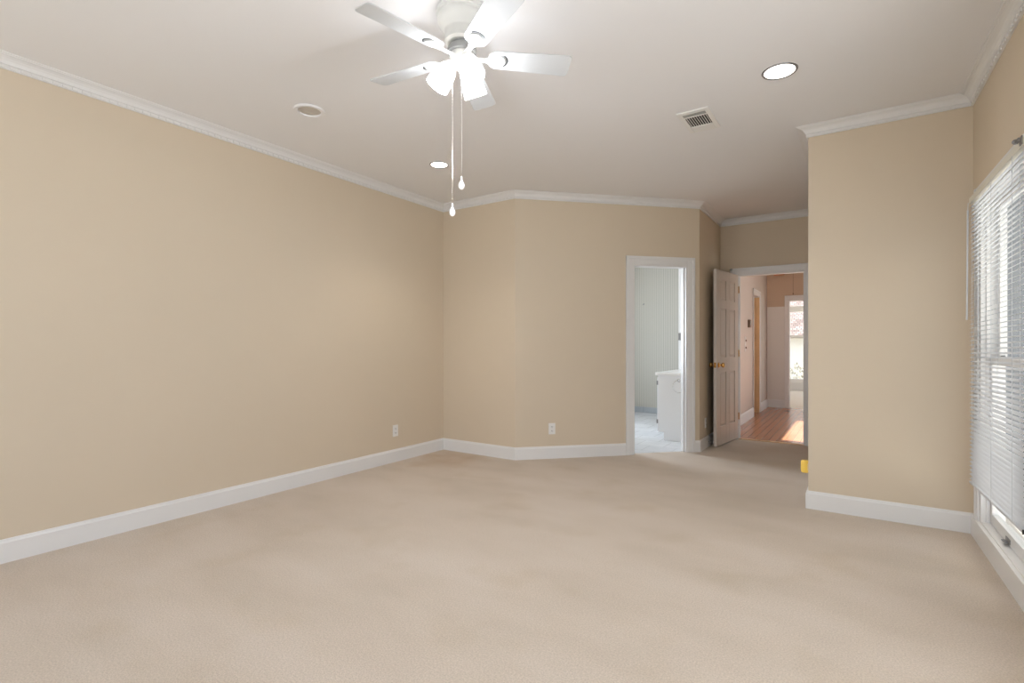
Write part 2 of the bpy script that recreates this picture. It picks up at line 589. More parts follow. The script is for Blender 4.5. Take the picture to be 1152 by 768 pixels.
def casing(name, a, b, s0, s1, zt, w, label, m_=None, depth=0.11, both=True, t=0.018, wt=None, jamb=True, z0=0.0):
    """door casing with a stepped profile round an opening, and its jamb lining"""
    m, L = frame2(a, b)
    wt = wt or w
    mb = MB()
    sides = [(0, 1)] + ([(-depth, -1)] if both else [])
    for base, sg in sides:
        def bx(x0, x1, y0, y1, za, zb):
            mb.box(x0, x1, min(base + sg * y0, base + sg * y1), max(base + sg * y0, base + sg * y1), za, zb, m)
        for x0, x1, out in ((s0 - w, s0, 0), (s1, s1 + w, 1)):
            xo = (x0, x0 + w * 0.35) if out == 0 else (x1 - w * 0.35, x1)
            bx(x0, x1, 0, t * 0.6, z0, zt + wt)
            bx(xo[0], xo[1], 0, t, z0, zt + wt)
        bx(s0, s1, 0, t * 0.6, zt, zt + wt)
        bx(s0 - w, s1 + w, 0, t, zt + wt * 0.65, zt + wt)
    if jamb:
        mb.box(s0 - 0.001, s0 + 0.016, -depth - 0.001, 0.001, z0, zt, m)
        mb.box(s1 - 0.016, s1 + 0.001, -depth - 0.001, 0.001, z0, zt, m)
        mb.box(s0, s1, -depth - 0.001, 0.001, zt - 0.016, zt + 0.001, m)
        st = depth * 0.45
        mb.box(s0 + 0.016, s0 + 0.027, -depth * 0.5 - 0.018, -depth * 0.5 + 0.018, z0, zt - 0.016, m)
        mb.box(s1 - 0.027, s1 - 0.016, -depth * 0.5 - 0.018, -depth * 0.5 + 0.018, z0, zt - 0.016, m)
    return struct(mb.build(name, m_ or M['trim'], bevel=0.003), label, 'door casing')


casing('trim_2', P[2], P[3], BATH[0], BATH[1], BATH[2], 0.086, 'white casing around the narrow bathroom doorway', wt=0.09)
casing('trim_3', P[4], P[5], HALLD[0], HALLD[1], HALLD[2], 0.08, 'white casing around the hall doorway')
casing('trim_4', HL0, (-1.43, 10.8), 2.27, 2.87, 2.03, 0.075, 'white casing of the opening in the left hall wall')
casing('trim_5', (-1.43, 10.8), (0.60, 10.8), 0.351, 1.25, 2.006, 0.053, 'white casing of the bright sunroom doorway', wt=0.085)
mb = MB()
mh, Lh = frame2(HL0, (-1.43, 10.8))
mb.box(2.852, 2.868, -0.12, 0.004, 0, 2.0, mh)  # jamb strips in plain golden colour
mb.box(2.835, 2.852, -0.08, -0.03, 0, 2.0, mh)
struct(mb.build('trim_6', M['oak']), 'golden-coloured door jamb in the left hall opening', 'door jamb')
# hall baseboards
mb = MB()
n = Vector((1, 0))
HB = [(0, 0), (0.016, 0), (0.016, 0.13), (0.009, 0.15), (0, 0.15)]
mb.sweep((-1.43, 7.01), n, (-1.43, 9.205), n, HB)
mb.sweep((-1.43, 9.955), n, (-1.43, 10.8), Vector((1, -1)), HB)
struct(mb.build('baseboard_hall_left', M['trim']), 'white baseboard along the left hall wall', 'baseboard')
mb = MB()
mb.sweep((-1.43, 10.8), Vector((1, -1)), (-1.132, 10.8), Vector((0, -1)), HB)
struct(mb.build('baseboard_hall_end', M['trim']), 'white baseboard on the hall end wall', 'baseboard')
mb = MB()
mb.box(-1.425, -1.1325, 10.792, 10.80, 0.15, 1.89)  # light on the lower wall put in as a paler sheet
struct(mb.build('lit_wall_sheet', M['pale']), 'pale sheet standing in for light on the lower hall end wall', 'painted wall light')
mb = MB()
mb.box(-4.0, -1.55, 8.72, 8.84, 0, 0.095)
struct(mb.build('baseboard_bathroom', M['basetile']), 'grey tile base under the striped wallpaper', 'baseboard')
mb = MB()
mb.box(-2.06, -1.55, 7.2, 7.3, 0, H)
struct(mb.build('wall_bathroom_partition', M['white']), 'white partition at the end of the bathroom vanity', 'wall')
mb = MB()
mb.box(-1.245, -0.505, 6.905, 6.955, 0, 0.008)
struct(mb.build('trim_8', M['oak']), 'thin threshold strip between carpet and hall floor', 'threshold')

# ------------------------------------------------------------------ windows


def window_unit(name, a, b, s0, s1, z0, z1, label, depth=0.11, stool=True, lift=None, zr=None):
    m, L = frame2(a, b)
    r = thing(name, label, 'window', kind='structure')
    zr = zr or (z0 + z1) / 2
    mb = MB()                                   # frame lining of the opening and casing on the room side
    mb.box(s0, s0 + 0.02, -depth, 0, z0, z1, m)
    mb.box(s1 - 0.02, s1, -depth, 0, z0, z1, m)
    mb.box(s0 + 0.02, s1 - 0.02, -depth, 0, z1 - 0.02, z1, m)
    mb.box(s0 + 0.02, s0 + 0.032, -0.041, -0.024, z0, z1 - 0.02, m)
    mb.box(s1 - 0.032, s1 - 0.02, -0.041, -0.024, z0, z1 - 0.02, m)
    w = 0.07
    for x0, x1 in ((s0 - w, s0), (s1, s1 + w)):
        mb.box(x0, x1, 0, 0.011, z0, z1 + w, m)
    mb.box(s0 - w, s0 - w * 0.6, 0.0105, 0.017, z0, z1 + w, m)
    mb.box(s1 + w * 0.6, s1 + w, 0.0105, 0.017, z0, z1 + w, m)
    mb.box(s0, s1, 0, 0.011, z1, z1 + w, m)
    mb.build('window_frame', M['trim'], r, bevel=0.002)
    mb = MB()
    mb.box(s0 - w, s1 + w, -0.001, 0.021, z0 - 0.02, z0 - 0.0005, m)
    mb.box(s0, s1, -depth - 0.02, 0.0, z0 - 0.02, z0 + 0.004, m)
    mb.build('window_sill', M['trim'], r, bevel=0.002)
    for part, yb, za, zb, low in (('lower_sash', -0.075, z0 + 0.005, zr + 0.02, True), ('upper_sash', -0.1085, zr - 0.02, z1 - 0.02, False)):
        mb = MB()
        br, tr = (0.062, 0.04) if low else (0.04, 0.05)
        x0, x1 = s0 + 0.021, s1 - 0.021
        mb.box(x0, x0 + 0.042, yb, yb + 0.033, za, zb, m)
        mb.box(x1 - 0.042, x1, yb, yb + 0.033, za, zb, m)
        mb.box(x0 + 0.042, x1 - 0.042, yb, yb + 0.033, za, za + br, m)
        mb.box(x0 + 0.042, x1 - 0.042, yb, yb + 0.033, zb - tr, zb, m)
        sash = mb.build(part, M['trim'], r, bevel=0.002)
        mb = MB()
        mb.box(x0 + 0.043, x1 - 0.043, yb + 0.014, yb + 0.019, za + br, zb - tr, m)
        mb.build('pane', M['glass'], sash)
        if low and lift is not None:
            mb = MB()
            mb.box(lift - 0.04, lift + 0.04, yb + 0.033, yb + 0.038, za + 0.012, za + 0.036, m)
            mb.box(lift - 0.032, lift + 0.032, yb + 0.038, yb + 0.056, za + 0.012, za + 0.018, m)
            mb.build('lift_handle', M['steel'], sash, bevel=0.002)['label'] = 'grey metal lift handle'
            for q in (s0 + 0.2, s1 - 0.2):
                mb = MB()
                mb.box(q - 0.022, q + 0.022, yb + 0.002, yb + 0.026, zb, zb + 0.009, m)
                mb.box(q - 0.004, q + 0.026, yb + 0.006, yb + 0.020, zb + 0.009, zb + 0.015, m)
                mb.build('sash_lock', M['steel'], sash, bevel=0.002)
    return r


window_unit('window_1', P[7], P[8], *WIN1, 'tall white double-hung window behind the lowered blind', lift=0.60, zr=1.085)
window_unit('window_2', P[7], P[8], *WIN2, 'unseen double-hung window nearer the camera on the right wall')
window_unit('window_3', P[7], P[8], *WIN3, 'unseen double-hung window beside the camera on the right wall')
window_unit('window_4', P[8], P[0], *R0, 'unseen right window of the wall behind the camera')
window_unit('window_5', P[8], P[0], *R1, 'unseen left window of the wall behind the camera')
# sunroom window: white grid with a transom
m, L = frame2((-2.5, 15.0), (1.6, 15.0))
r = thing('window_6', 'large white sunroom window seen through the hall', 'window', kind='structure')
mb = MB()
for x in (0.95, 1.76, 2.57, 3.34):
    mb.box(x, x + 0.10, -0.11, 0.02, 0.19, 2.55, m)
for za, zb in ((0.19, 0.30), (2.02, 2.16), (2.47, 2.55)):
    mb.box(0.95, 3.4, -0.11, 0.021, za, zb, m)
mb.box(0.95, 3.4, -0.07, -0.03, 1.36, 1.42, m)
mb.build('window_frame', M['trim'], r, bevel=0.003)
for x in (1.05, 1.86, 2.67):
    mb = MB()
    mb.box(x, x + 0.70, -0.055, -0.048, 0.30, 2.47, m)
    mb.build('pane', M['glass'], r)
m, L = frame2((1.6, 15.0), (1.6, 10.9))
r = thing('window_7', 'wide window added unseen in the right sunroom wall', 'window', kind='structure')  # window added to let sun into the overexposed sunroom
mb = MB()
for x in (0.4, 2.0, 3.63):
    mb.box(x, x + 0.07, -0.11, 0.02, 0.3, 2.5, m)
mb.box(0.4, 3.7, -0.11, 0.02, 0.3, 0.37, m)
mb.box(0.4, 3.7, -0.11, 0.02, 2.43, 2.5, m)
mb.build('window_frame', M['trim'], r)
mb = MB()
mb.box(0.47, 3.63, -0.055, -0.05, 0.37, 2.43, m)
mb.build('pane', M['glass'], r)
window_unit('window_8', (0.60, 10.8), (0.60, 6.90), 1.7, 3.75, 0.12, 2.05, 'sunny window in the right hall wall', depth=0.11)

# ------------------------------------------------------------------ six-panel door, swung open into the passage
hinge = Vector((-1.238, 6.895))
lead = Vector((-1.336, 6.170))
dm, DW = frame2((hinge.x, hinge.y), (lead.x, lead.y))
# local: x from hinge to latch edge, y=0 visible face (towards +x side), thickness to the other side
nrm = (dm.to_3x3() @ Vector((0, 1, 0)))
sg = -1 if nrm.x < 0 else 1         # which side of the travel looks at the room


def dbox(mb, x0, x1, d0, d1, z0, z1):
    """d = depth behind the visible face"""
    ya, yb = -sg * d0, -sg * d1
    mb.box(x0, x1, min(ya, yb), max(ya, yb), z0, z1, dm)


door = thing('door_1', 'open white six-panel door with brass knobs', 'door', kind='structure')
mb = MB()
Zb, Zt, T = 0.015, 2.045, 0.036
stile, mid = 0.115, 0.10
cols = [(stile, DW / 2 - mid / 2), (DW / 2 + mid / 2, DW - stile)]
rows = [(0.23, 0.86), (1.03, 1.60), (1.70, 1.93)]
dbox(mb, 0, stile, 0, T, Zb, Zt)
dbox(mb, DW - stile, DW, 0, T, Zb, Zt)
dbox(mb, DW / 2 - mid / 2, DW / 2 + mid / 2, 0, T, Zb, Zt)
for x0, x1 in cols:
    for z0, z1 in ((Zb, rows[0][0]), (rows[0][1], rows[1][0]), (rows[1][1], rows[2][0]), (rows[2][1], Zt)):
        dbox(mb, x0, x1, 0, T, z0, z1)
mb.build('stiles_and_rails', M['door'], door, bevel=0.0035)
for x0, x1 in cols:
    for z0, z1 in rows:
        mb = MB()
        dbox(mb, x0, x1, 0.011, T - 0.011, z0, z1)
        g = 0.028
        # raised field with sloped margin, both faces
        for d0, d1 in ((0.011, 0.003), (T - 0.011, T - 0.003)):
            def pt(x, d, z):
                return mb.bm.verts.new(dm @ Vector((x, -sg * d, z)))
            o4 = [pt(x0 + 0.008, d0, z0 + 0.008), pt(x1 - 0.008, d0, z0 + 0.008), pt(x1 - 0.008, d0, z1 - 0.008), pt(x0 + 0.008, d0, z1 - 0.008)]
            i4 = [pt(x0 + g, d1, z0 + g), pt(x1 - g, d1, z0 + g), pt(x1 - g, d1, z1 - g), pt(x0 + g, d1, z1 - g)]
            mb.bm.faces.new(i4)
            for k in range(4):
                mb.bm.faces.new((o4[k], o4[(k + 1) % 4], i4[(k + 1) % 4], i4[k]))
        mb.build('door_panel', M['door'], door)
for side in (0, 1):
    yk = 0 if side == 0 else -sg * T
    dirn = sg if side == 0 else -sg
    q = dm @ Matrix.Translation((DW - 0.065, yk, 0.945)) @ Matrix.Rotation(-dirn * PI / 2, 4, 'X')
    mb = MB()
    mb.lathe([(0.031, 0), (0.031, 0.004), (0.026, 0.008), (0.012, 0.010), (0.010, 0.026), (0.016, 0.032), (0.026, 0.040), (0.029, 0.050), (0.026, 0.060), (0.016, 0.066), (0.001, 0.068)], 24, q)
    mb.build('door_knob', M['brass'], door, smooth=True)['label'] = 'round brass door knob'
mb = MB()
ya, yb = -sg * 0.006, -sg * (T - 0.006)
mb.box(DW, DW + 0.0025, min(ya, yb), max(ya, yb), 0.915, 0.975, dm)
mb.box(DW + 0.002, DW + 0.012, min(-sg * 0.012, -sg * 0.024), max(-sg * 0.012, -sg * 0.024), 0.936, 0.954, dm)
mb.build('latch_plate', M['brass'], door)['label'] = 'brass latch plate on the door edge'
for z in (0.25, 1.03, 1.82):
    mb = MB()
    mb.lathe([(0.006, z), (0.006, z + 0.085)], 10, Matrix.Translation((hinge.x + 0.006, hinge.y + 0.006, 0)))
    mb.build('hinge', M['brass'], door, smooth=True)

# ------------------------------------------------------------------ ceiling fan
fan = thing('ceiling_fan', 'white five-blade ceiling fan with three lit glass shades', 'ceiling fan', (-1.545, 1.878, H))
ca, sa = math.cos(YAW), math.sin(YAW)
FW, RT = Vector((-sa, ca, 0)), Vector((ca, sa, 0))


def ang(deg):
    t = math.radians(deg)
    return FW * math.cos(t) + RT * math.sin(t)


mb = MB()
mb.lathe([(0.112, 0), (0.121, -0.004), (0.121, -0.024), (0.113, -0.027), (0.113, -0.036), (0.116, -0.040), (0.115, -0.052), (0.106, -0.070), (0.094, -0.084), (0.084, -0.092), (0.080, -0.098), (0.079, -0.132), (0.083, -0.136), (0.082, -0.146), (0.070, -0.155), (0.001, -0.157)], 48)
mb.build('motor_housing', M['fan'], fan, smooth=True)
mb = MB()
mb.lathe([(0.050, -0.157), (0.050, -0.168), (0.066, -0.170), (0.068, -0.176), (0.068, -0.196), (0.062, -0.199), (0.001, -0.2)], 40)
mb.build('hub_ring', mat('hub_grey', srgb(165, 166, 166), 0.4), fan, smooth=True)['label'] = 'greyish rotor ring'
mb = MB()
mb.lathe([(0.056, -0.2), (0.058, -0.206), (0.058, -0.236), (0.052, -0.25), (0.036, -0.264), (0.014, -0.272), (0.010, -0.282), (0.001, -0.285)], 40)
mb.build('light_kit', M['fan'], fan, smooth=True)
RB = 0.520
for k in range(5):
    d = ang(9.2 + 72 * k)
    az = math.atan2(d.y, d.x)
    q = Matrix.Rotation(az, 4, 'Z') @ Matrix.Translation((0, 0, -0.215)) @ Matrix.Rotation(math.radians(-13), 4, 'X')
    # blade outline, rounded root, slightly flared, rounded tip corners
    out = []
    for t in range(9):
        a = PI / 2 + PI * t / 8
        out.append((0.165 + 0.045 * math.cos(a), 0.054 * math.sin(a)))
    w1, rc = 0.066, 0.022
    for t in range(5):
        a = -PI / 2 + PI / 2 * t / 4
        out.append((RB - rc + rc * math.cos(a), -w1 + rc + rc * math.sin(a)))
    for t in range(5):
        a = PI / 2 * t / 4
        out.append((RB - rc + rc * math.cos(a), w1 - rc + rc * math.sin(a)))
    mb = MB()
    mb.prism(out, 0.0, 0.006, q)
    bl = mb.build('blade', M['blade'], fan, bevel=0.0015)
    mb = MB()
    # bracket: arm from the hub, then a rounded plate under the blade with a crescent slot
    mb.prism([(0.045, -0.016), (0.11, -0.011), (0.13, -0.02), (0.13, 0.02), (0.11, 0.011), (0.045, 0.016)], -0.008, -0.001, q)
    for rr, a0, a1, n_ in ((0.046, 0, 2 * PI, 28),):
        ring = [(0.165 + 0.040 * math.cos(a0 + (a1 - a0) * t / n_), 0.036 * math.sin(a0 + (a1 - a0) * t / n_)) for t in range(n_)]
        mb.prism(ring, -0.006, -0.0005, q)
    mb.build('blade_bracket', M['fan'], bl, bevel=0.002)
    mb = MB()
    o1 = [(0.178 + 0.040 * math.cos(a), 0.040 * math.sin(a)) for a in [(-1.0 + 2.0 * t / 12) for t in range(13)]]
    o2 = [(0.173 + 0.038 * math.cos(a), 0.036 * math.sin(a)) for a in [(1.0 - 2.0 * t / 12) for t in range(13)]]
    mb.prism(o1 + o2, -0.0016, -0.0002, q)
    mb.build('bracket_slot', mat('bracket_slot_grey', srgb(70, 70, 70), 0.7), bl)
for k in range(3):
    d = ang(30 + 120 * k)
    a = Vector((0, 0, -0.226)) + d * 0.040
    b = Vector((0, 0, -0.350)) + d * 0.118
    ax = (b - a).normalized()
    q = Matrix.Translation(a) @ ax.to_track_quat('Z', 'Y').to_matrix().to_4x4()
    mb = MB()
    Ls = (b - a).length
    mb.lathe([(0.026, 0.030), (0.034, 0.036), (0.043, 0.052), (0.049, 0.078), (0.053, 0.11), (0.056, Ls), (0.053, Ls), (0.050, 0.11), (0.046, 0.078), (0.040, 0.054), (0.030, 0.040), (0.001, 0.036)], 32, q, cap=False)
    sh = mb.build('light_shade', M['shade'], fan, smooth=True)
    sh['label'] = 'glowing frosted glass shade'
    mb = MB()
    mb.lathe([(0.014, -0.01), (0.016, 0.012), (0.027, 0.018), (0.028, 0.034), (0.001, 0.035)], 24, q)
    mb.build('socket', M['fan'], sh, smooth=True)
    mb = MB()
    mb.lathe([(0.012, 0.035), (0.016, 0.05), (0.027, 0.072), (0.029, 0.088), (0.022, 0.106), (0.001, 0.114)], 20, q)
    bu = mb.build('bulb', M['bulb'], sh, smooth=True)
    pl = bpy.data.lights.new('fan_bulb', 'POINT')
    pl.energy = 11.5
    pl.shadow_soft_size = 0.014
    pl.color = (0.86, 0.94, 1.04)
    plo = bpy.data.objects.new('fan_bulb', pl)
    plo.location = q @ Vector((0, 0, 0.128))
    plo.parent = fan
    COL.objects.link(plo)
for lat, fw, zend in ((-0.040, -0.045, -0.915), (0.003, -0.055, -0.795)):
    base = RT * lat + FW * fw
    mb = MB()
    z = -0.245
    n_ = 0
    mb.tube([base + Vector((0, 0, -0.235)), base + Vector((0, 0, zend))], 0.0009, 6)
    while z > zend:
        mb.lathe([(0.0005, z), (0.0024, z - 0.002), (0.0024, z - 0.005), (0.0005, z - 0.007)], 6, Matrix.Translation(base))
        z -= 0.014
    ch = mb.build('pull_chain', M['chrome'], fan)
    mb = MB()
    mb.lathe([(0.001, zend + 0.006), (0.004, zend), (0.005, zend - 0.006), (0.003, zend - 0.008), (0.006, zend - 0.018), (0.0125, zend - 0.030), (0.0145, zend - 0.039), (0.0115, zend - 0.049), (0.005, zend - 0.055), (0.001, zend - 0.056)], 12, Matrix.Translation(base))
    mb.build('pull_drop', mat('glowing_drop', (0.95, 0.95, 0.95), 0.1, emit=0.25), ch)['label'] = 'faceted white teardrop pull'  # slight glow added to the drop, which is no lamp


# ------------------------------------------------------------------ ceiling fittings
def downlight(loc, rad, label, watts):
    t = thing('recessed_light', label, 'ceiling light', (loc[0], loc[1], H), group='lit recessed ceiling lights')
    mb = MB()
    mb.lathe([(rad * 0.86, -0.0005), (rad * 0.86, -0.003), (rad * 0.9, -0.006), (rad * 0.98, -0.006), (rad * 1.02, -0.0005)], 40, cap=False)
    mb.build('trim_ring', M['steel'], t, smooth=True)
    mb = MB()
    mb.lathe([(rad * 0.87, -0.0005), (rad * 0.87, -0.003), (rad * 0.5, -0.0042), (0.001, -0.0045)], 40)
    mb.build('lamp_lens', M['lens'], t, smooth=True)
    sp = bpy.data.lights.new('downlight_lamp', 'SPOT')
    sp.energy = watts
    sp.spot_size = math.radians(112)
    sp.spot_blend = 0.8
    sp.shadow_soft_size = rad * 0.8
    sp.color = (1.0, 0.93, 0.84)
    so = bpy.data.objects.new('downlight_lamp', sp)
    so.location = (0, 0, -0.012)
    so.parent = t
    COL.objects.link(so)
    return t


downlight((-3.018, 3.357), 0.080, 'small lit recessed light near the far corner behind the pull chains', 30)
downlight((-0.371, 3.296), 0.092, 'larger lit recessed light in front of the wall block beside the window', 20)
t = thing('ceiling_speaker', 'round unlit off-white cover on the ceiling left of the fan', 'ceiling cover', (-3.038, 2.097, H))
mb = MB()
mb.lathe([(0.072, -0.001), (0.074, -0.010), (0.084, -0.014), (0.096, -0.012), (0.102, -0.001)], 40, cap=False)
mb.build('cover_ring', M['ceiling'], t, smooth=True)
mb = MB()
mb.lathe([(0.074, -0.001), (0.074, -0.0022), (0.05, -0.0022), (0.049, -0.0032), (0.03, -0.0032), (0.029, -0.0022), (0.001, -0.0022)], 40)
mb.build('baffle', mat('baffle_grey', srgb(196, 188, 178), 0.7), t, smooth=True)
# air vent
t = thing('ceiling_vent', 'white louvred ceiling air vent with dark slots', 'air vent', (-0.918, 3.70, H))
mb = MB()
X0, X1, Y0, Y1 = -0.105, 0.105, -0.185, 0.185
sx0, sx1 = -0.074, 0.074
for bx in ((X0, sx0, Y0, Y1), (sx1, X1, Y0, Y1), (sx0, sx1, Y0, -0.145), (sx0, sx1, -0.098, -0.088), (sx0, sx1, 0.085, Y1)):
    mb.box(bx[0], bx[1], bx[2], bx[3], -0.010, 0)
mb.build('vent_frame', M['plastic'], t, bevel=0.003)
mb = MB()
mb.box(sx0, sx1, -0.145, 0.085, -0.002, -0.0005)
mb.build('duct_opening', M['slot'], t)
mb = MB()
for k in range(9):
    x = sx0 + 0.010 + k * 0.016
    mb.box(x - 0.0017, x + 0.0017, -0.088, 0.085, -0.007, -0.003)
mb.build('vent_slats', M['plastic'], t)
mb = MB()
for y in (-0.137, -0.127, -0.117, -0.107):
    mb.box(sx0, sx1, y - 0.0025, y + 0.0025, -0.009, -0.002)
mb.box(-0.01, 0.01, -0.145, -0.13, -0.014, -0.002)
mb.build('damper_slats', mat('damper_grey', srgb(170, 168, 160), 0.5), t)

# ------------------------------------------------------------------ outlets, switches, small wall things


def place(a, b, s, z):
    m, L = frame2(a, b)
    return m @ Matrix.Translation((s, 0, z))


def outlet(a, b, s, z, label, group='duplex wall outlets'):
    q = place(a, b, s, z)
    t = thing('wall_outlet', label, 'outlet', group=group)
    t.matrix_world = q
    mb = MB()
    mb.box(-0.036, 0.036, 0, 0.006, -0.058, 0.058)
    mb.build('cover_plate', M['plastic'], t, bevel=0.003)
    for dz in (-0.021, 0.021):
        mb = MB()
        mb.box(-0.017, 0.017, 0.005, 0.009, dz - 0.014, dz + 0.014)
        rc = mb.build('receptacle', M['plastic'], t, bevel=0.003)
        mb = MB()
        mb.box(-0.008, -0.005, 0.0088, 0.0094, dz - 0.004, dz + 0.007)
        mb.box(0.005, 0.008, 0.0088, 0.0094, dz - 0.004, dz + 0.007)
        mb.box(-0.002, 0.002, 0.0088, 0.0094, dz - 0.011, dz - 0.006)
        mb.build('slots', M['slot'], rc)
    return t


outlet(P[0], P[1], 3.655 + 1.3, 0.312, 'white duplex outlet on the long left wall near the corner')
outlet(P[2], P[3], 0.39, 0.308, 'white duplex outlet on the angled wall left of the bathroom doorway')
outlet(P[3], P[4], 0.27, 0.286, 'shaded outlet on the wall beside the open six-panel door')
o = outlet(P[5], P[6], 2.49, 0.27, 'outlet behind the amber plug-in on the passage side of the wall block')
q = place(P[5], P[6], 2.49, 0.272)
t = thing('plug_in_night_light', 'amber plug-in light at the foot of the wall block corner', 'night light')
t.matrix_world = q
mb = MB()
mb.box(-0.022, 0.022, 0.0096, 0.022, -0.026, 0.026)
mb.build('plug_body', M['plastic'], t, bevel=0.004)
mb = MB()
mb.lathe([(0.02, -0.045), (0.026, -0.04), (0.028, -0.02), (0.028, 0.02), (0.026, 0.04), (0.02, 0.045)], 20, Matrix.Translation((0, 0.030, 0)))
mb.build('amber_cover', M['amber'], t, smooth=True)['label'] = 'glowing amber cover'
# spring door stop on the baseboard
q = place(P[3], P[4], 0.34, 0.06)
t = thing('door_stop', 'small white-tipped door stop on the baseboard behind the door', 'door stop')
t.matrix_world = q
mb = MB()
pts = []
for k in range(60):
    a = k / 59 * 2 * PI * 9
    pts.append((0.006 * math.cos(a), 0.018 + k / 59 * 0.05, 0.006 * math.sin(a)))
mb.tube(pts, 0.0013, 5)
mb.lathe([(0.011, 0.0155), (0.011, 0.019), (0.007, 0.021)], 12, Matrix.Rotation(-PI / 2, 4, 'X'))
mb.build('spring', M['chrome'], t)
mb = MB()
mb.lathe([(0.008, 0.068), (0.009, 0.072), (0.009, 0.08), (0.006, 0.084)], 12, Matrix.Rotation(-PI / 2, 4, 'X'))
mb.build('rubber_tip', M['plastic'], t)

# hall wall: thermostat, switch, door chime, dark line
q = place(HL0, (-1.43, 10.8), 8.79 - 7.01, 1.51)
t = thing('thermostat', 'brown and chrome thermostat box on the left hall wall', 'thermostat')
t.matrix_world = q
mb = MB()
mb.box(-0.055, 0.055, 0, 0.035, -0.06, 0.06)
mb.build('case', M['brown'], t, bevel=0.004)
mb = MB()
mb.box(-0.045, 0.045, 0.035, 0.038, -0.02, 0.04)
mb.build('dial_window', M['steel'], t, bevel=0.001)
q = place(HL0, (-1.43, 10.8), 8.52 - 7.01, 1.19)
t = thing('light_switch', 'double light switch below the thermostat in the hall', 'light switch')
t.matrix_world = q
mb = MB()
mb.box(-0.036, 0.036, 0, 0.006, -0.115, 0.115)
mb.build('cover_plate', M['plastic'], t, bevel=0.003)
for dz in (-0.055, 0.055):
    mb = MB()
    mb.box(-0.006, 0.006, 0.006, 0.02, dz - 0.016, dz + 0.012)
    mb.build('toggle', M['brown'], t, bevel=0.002)
t = thing('door_chime', 'small orange wooden box high on the hall end wall', 'door chime', (-1.22, 10.8, 2.52))
mb = MB()
mb.box(-0.09, 0.09, -0.06, 0, -0.045, 0.09)
mb.build('chime_box', M['cork'], t, bevel=0.006)
mb = MB()
mb.box(-0.115, -0.09, -0.045, -0.008, -0.03, 0.08)
mb.build('side_grille', M['brown'], t, bevel=0.004)
mb = MB()
mb.tube([(-0.99, 10.77, H), (-0.99, 10.77, 2.11)], 0.0022, 6)  # cord shape drawn for a thin line taken as a wall corner
mb.lathe([(0.002, 2.13), (0.008, 2.12), (0.008, 2.105), (0.003, 2.10)], 10, Matrix.Translation((-0.99, 10.77, 0)))
tag(mb.build('dark_line', M['brown']), 'thin dark upright line above the sunroom doorway', 'cord')
for cn, cx, cy, lb in (('hall_ceiling_light', -0.35, 9.0, 'round dome light added out of view on the hall ceiling'), ('added_bathroom_light', -2.9, 7.4, 'round dome light added out of view on the bathroom ceiling')):
    t = thing(cn, lb, 'ceiling light', (cx, cy, H))  # dome added out of view to light its room
    mb = MB()
    mb.lathe([(0.17, 0), (0.17, -0.02), (0.15, -0.025), (0.001, -0.026)], 32)
    mb.build('base', M['fan'], t, smooth=True)
    mb = MB()
    mb.lathe([(0.15, -0.025), (0.148, -0.045), (0.12, -0.075), (0.07, -0.092), (0.001, -0.098)], 32)
    mb.build('dome', M['dome'] if 'hall' in cn else M['lens'], t, smooth=True)

# ------------------------------------------------------------------ bathroom vanity and fittings
t = thing('bathroom_vanity', 'white vanity cabinet with pale top seen through the bathroom doorway', 'vanity', (-2.06, 6.32, 0))
VL, VD = 0.88, 0.50
mb = MB()
mb.prism([(0.07, 0.0), (0.07, 0.10), (0.0, 0.10), (0.0, 0.80), (VD, 0.80), (VD, 0.0)], 0, 0.018, Matrix(((1, 0, 0, 0), (0, 0, 1, 0), (0, 1, 0, 0), (0, 0, 0, 1))))
mb.build('end_panel', M['white'], t, bevel=0.0015)
mb = MB()
mb.box(0.0, VD, 0.018, VL, 0.10, 0.80)
mb.box(0.07, VD, 0.018, VL, 0.0, 0.10)
mb.build('carcass', M['white'], t)
mb = MB()
mb.box(-0.03, VD, -0.025, VL, 0.80, 0.835)
mb.box(VD - 0.02, VD, -0.025, VL, 0.835, 0.92)
mb.build('countertop', mat('counter_white', srgb(246, 246, 246), 0.2), t, bevel=0.006)
for k in range(2):
    y0 = 0.02 + k * 0.43
    mb = MB()
    mb.box(-0.018, -0.001, y0, y0 + 0.42, 0.12, 0.77)
    d = mb.build('cabinet_door', M['white'], t, bevel=0.003)
    for z in (0.2, 0.68):
        mb = MB()
        mb.box(-0.024, -0.002, y0 - 0.006, y0 + 0.008, z, z + 0.05)
        mb.build('hinge', M['steel'], d)
    mb = MB()
    mb.lathe([(0.006, 0), (0.006, 0.012), (0.013, 0.018), (0.013, 0.024), (0.004, 0.028)], 12, Matrix.Translation((-0.018, y0 + 0.38, 0.45)) @ Matrix.Rotation(-PI / 2, 4, 'Y'))
    mb.build('knob', M['chrome'], d)
t = thing('towel_ring', 'round wire towel ring on the end of the vanity', 'towel ring', (-1.80, 6.3185, 0.745))
mb = MB()
mb.lathe([(0.022, 0), (0.022, 0.006), (0.012, 0.010), (0.012, 0.03), (0.016, 0.034), (0.004, 0.04)], 16, Matrix.Rotation(PI / 2, 4, 'X'))
mb.build('mount', M['chrome'], t, smooth=True)
mb = MB()
mb.tube([(0.068 * math.sin(2 * PI * k / 36), -0.028, -0.072 + 0.075 * math.cos(2 * PI * k / 36)) for k in range(36)], 0.0028, 8, closed=True)
mb.build('ring', M['chrome'], t, smooth=True)
t = thing('light_switch', 'grey switch plate on the bright white partition above the vanity', 'light switch', (-2.03, 7.2, 1.29))
mb = MB()
mb.box(-0.03, 0.035, -0.007, 0, -0.05, 0.05)
mb.build('cover_plate', M['steel'], t, bevel=0.002)
mb = MB()
mb.box(-0.004, 0.006, -0.016, -0.007, -0.012, 0.012)
mb.build('toggle', M['steel'], t)
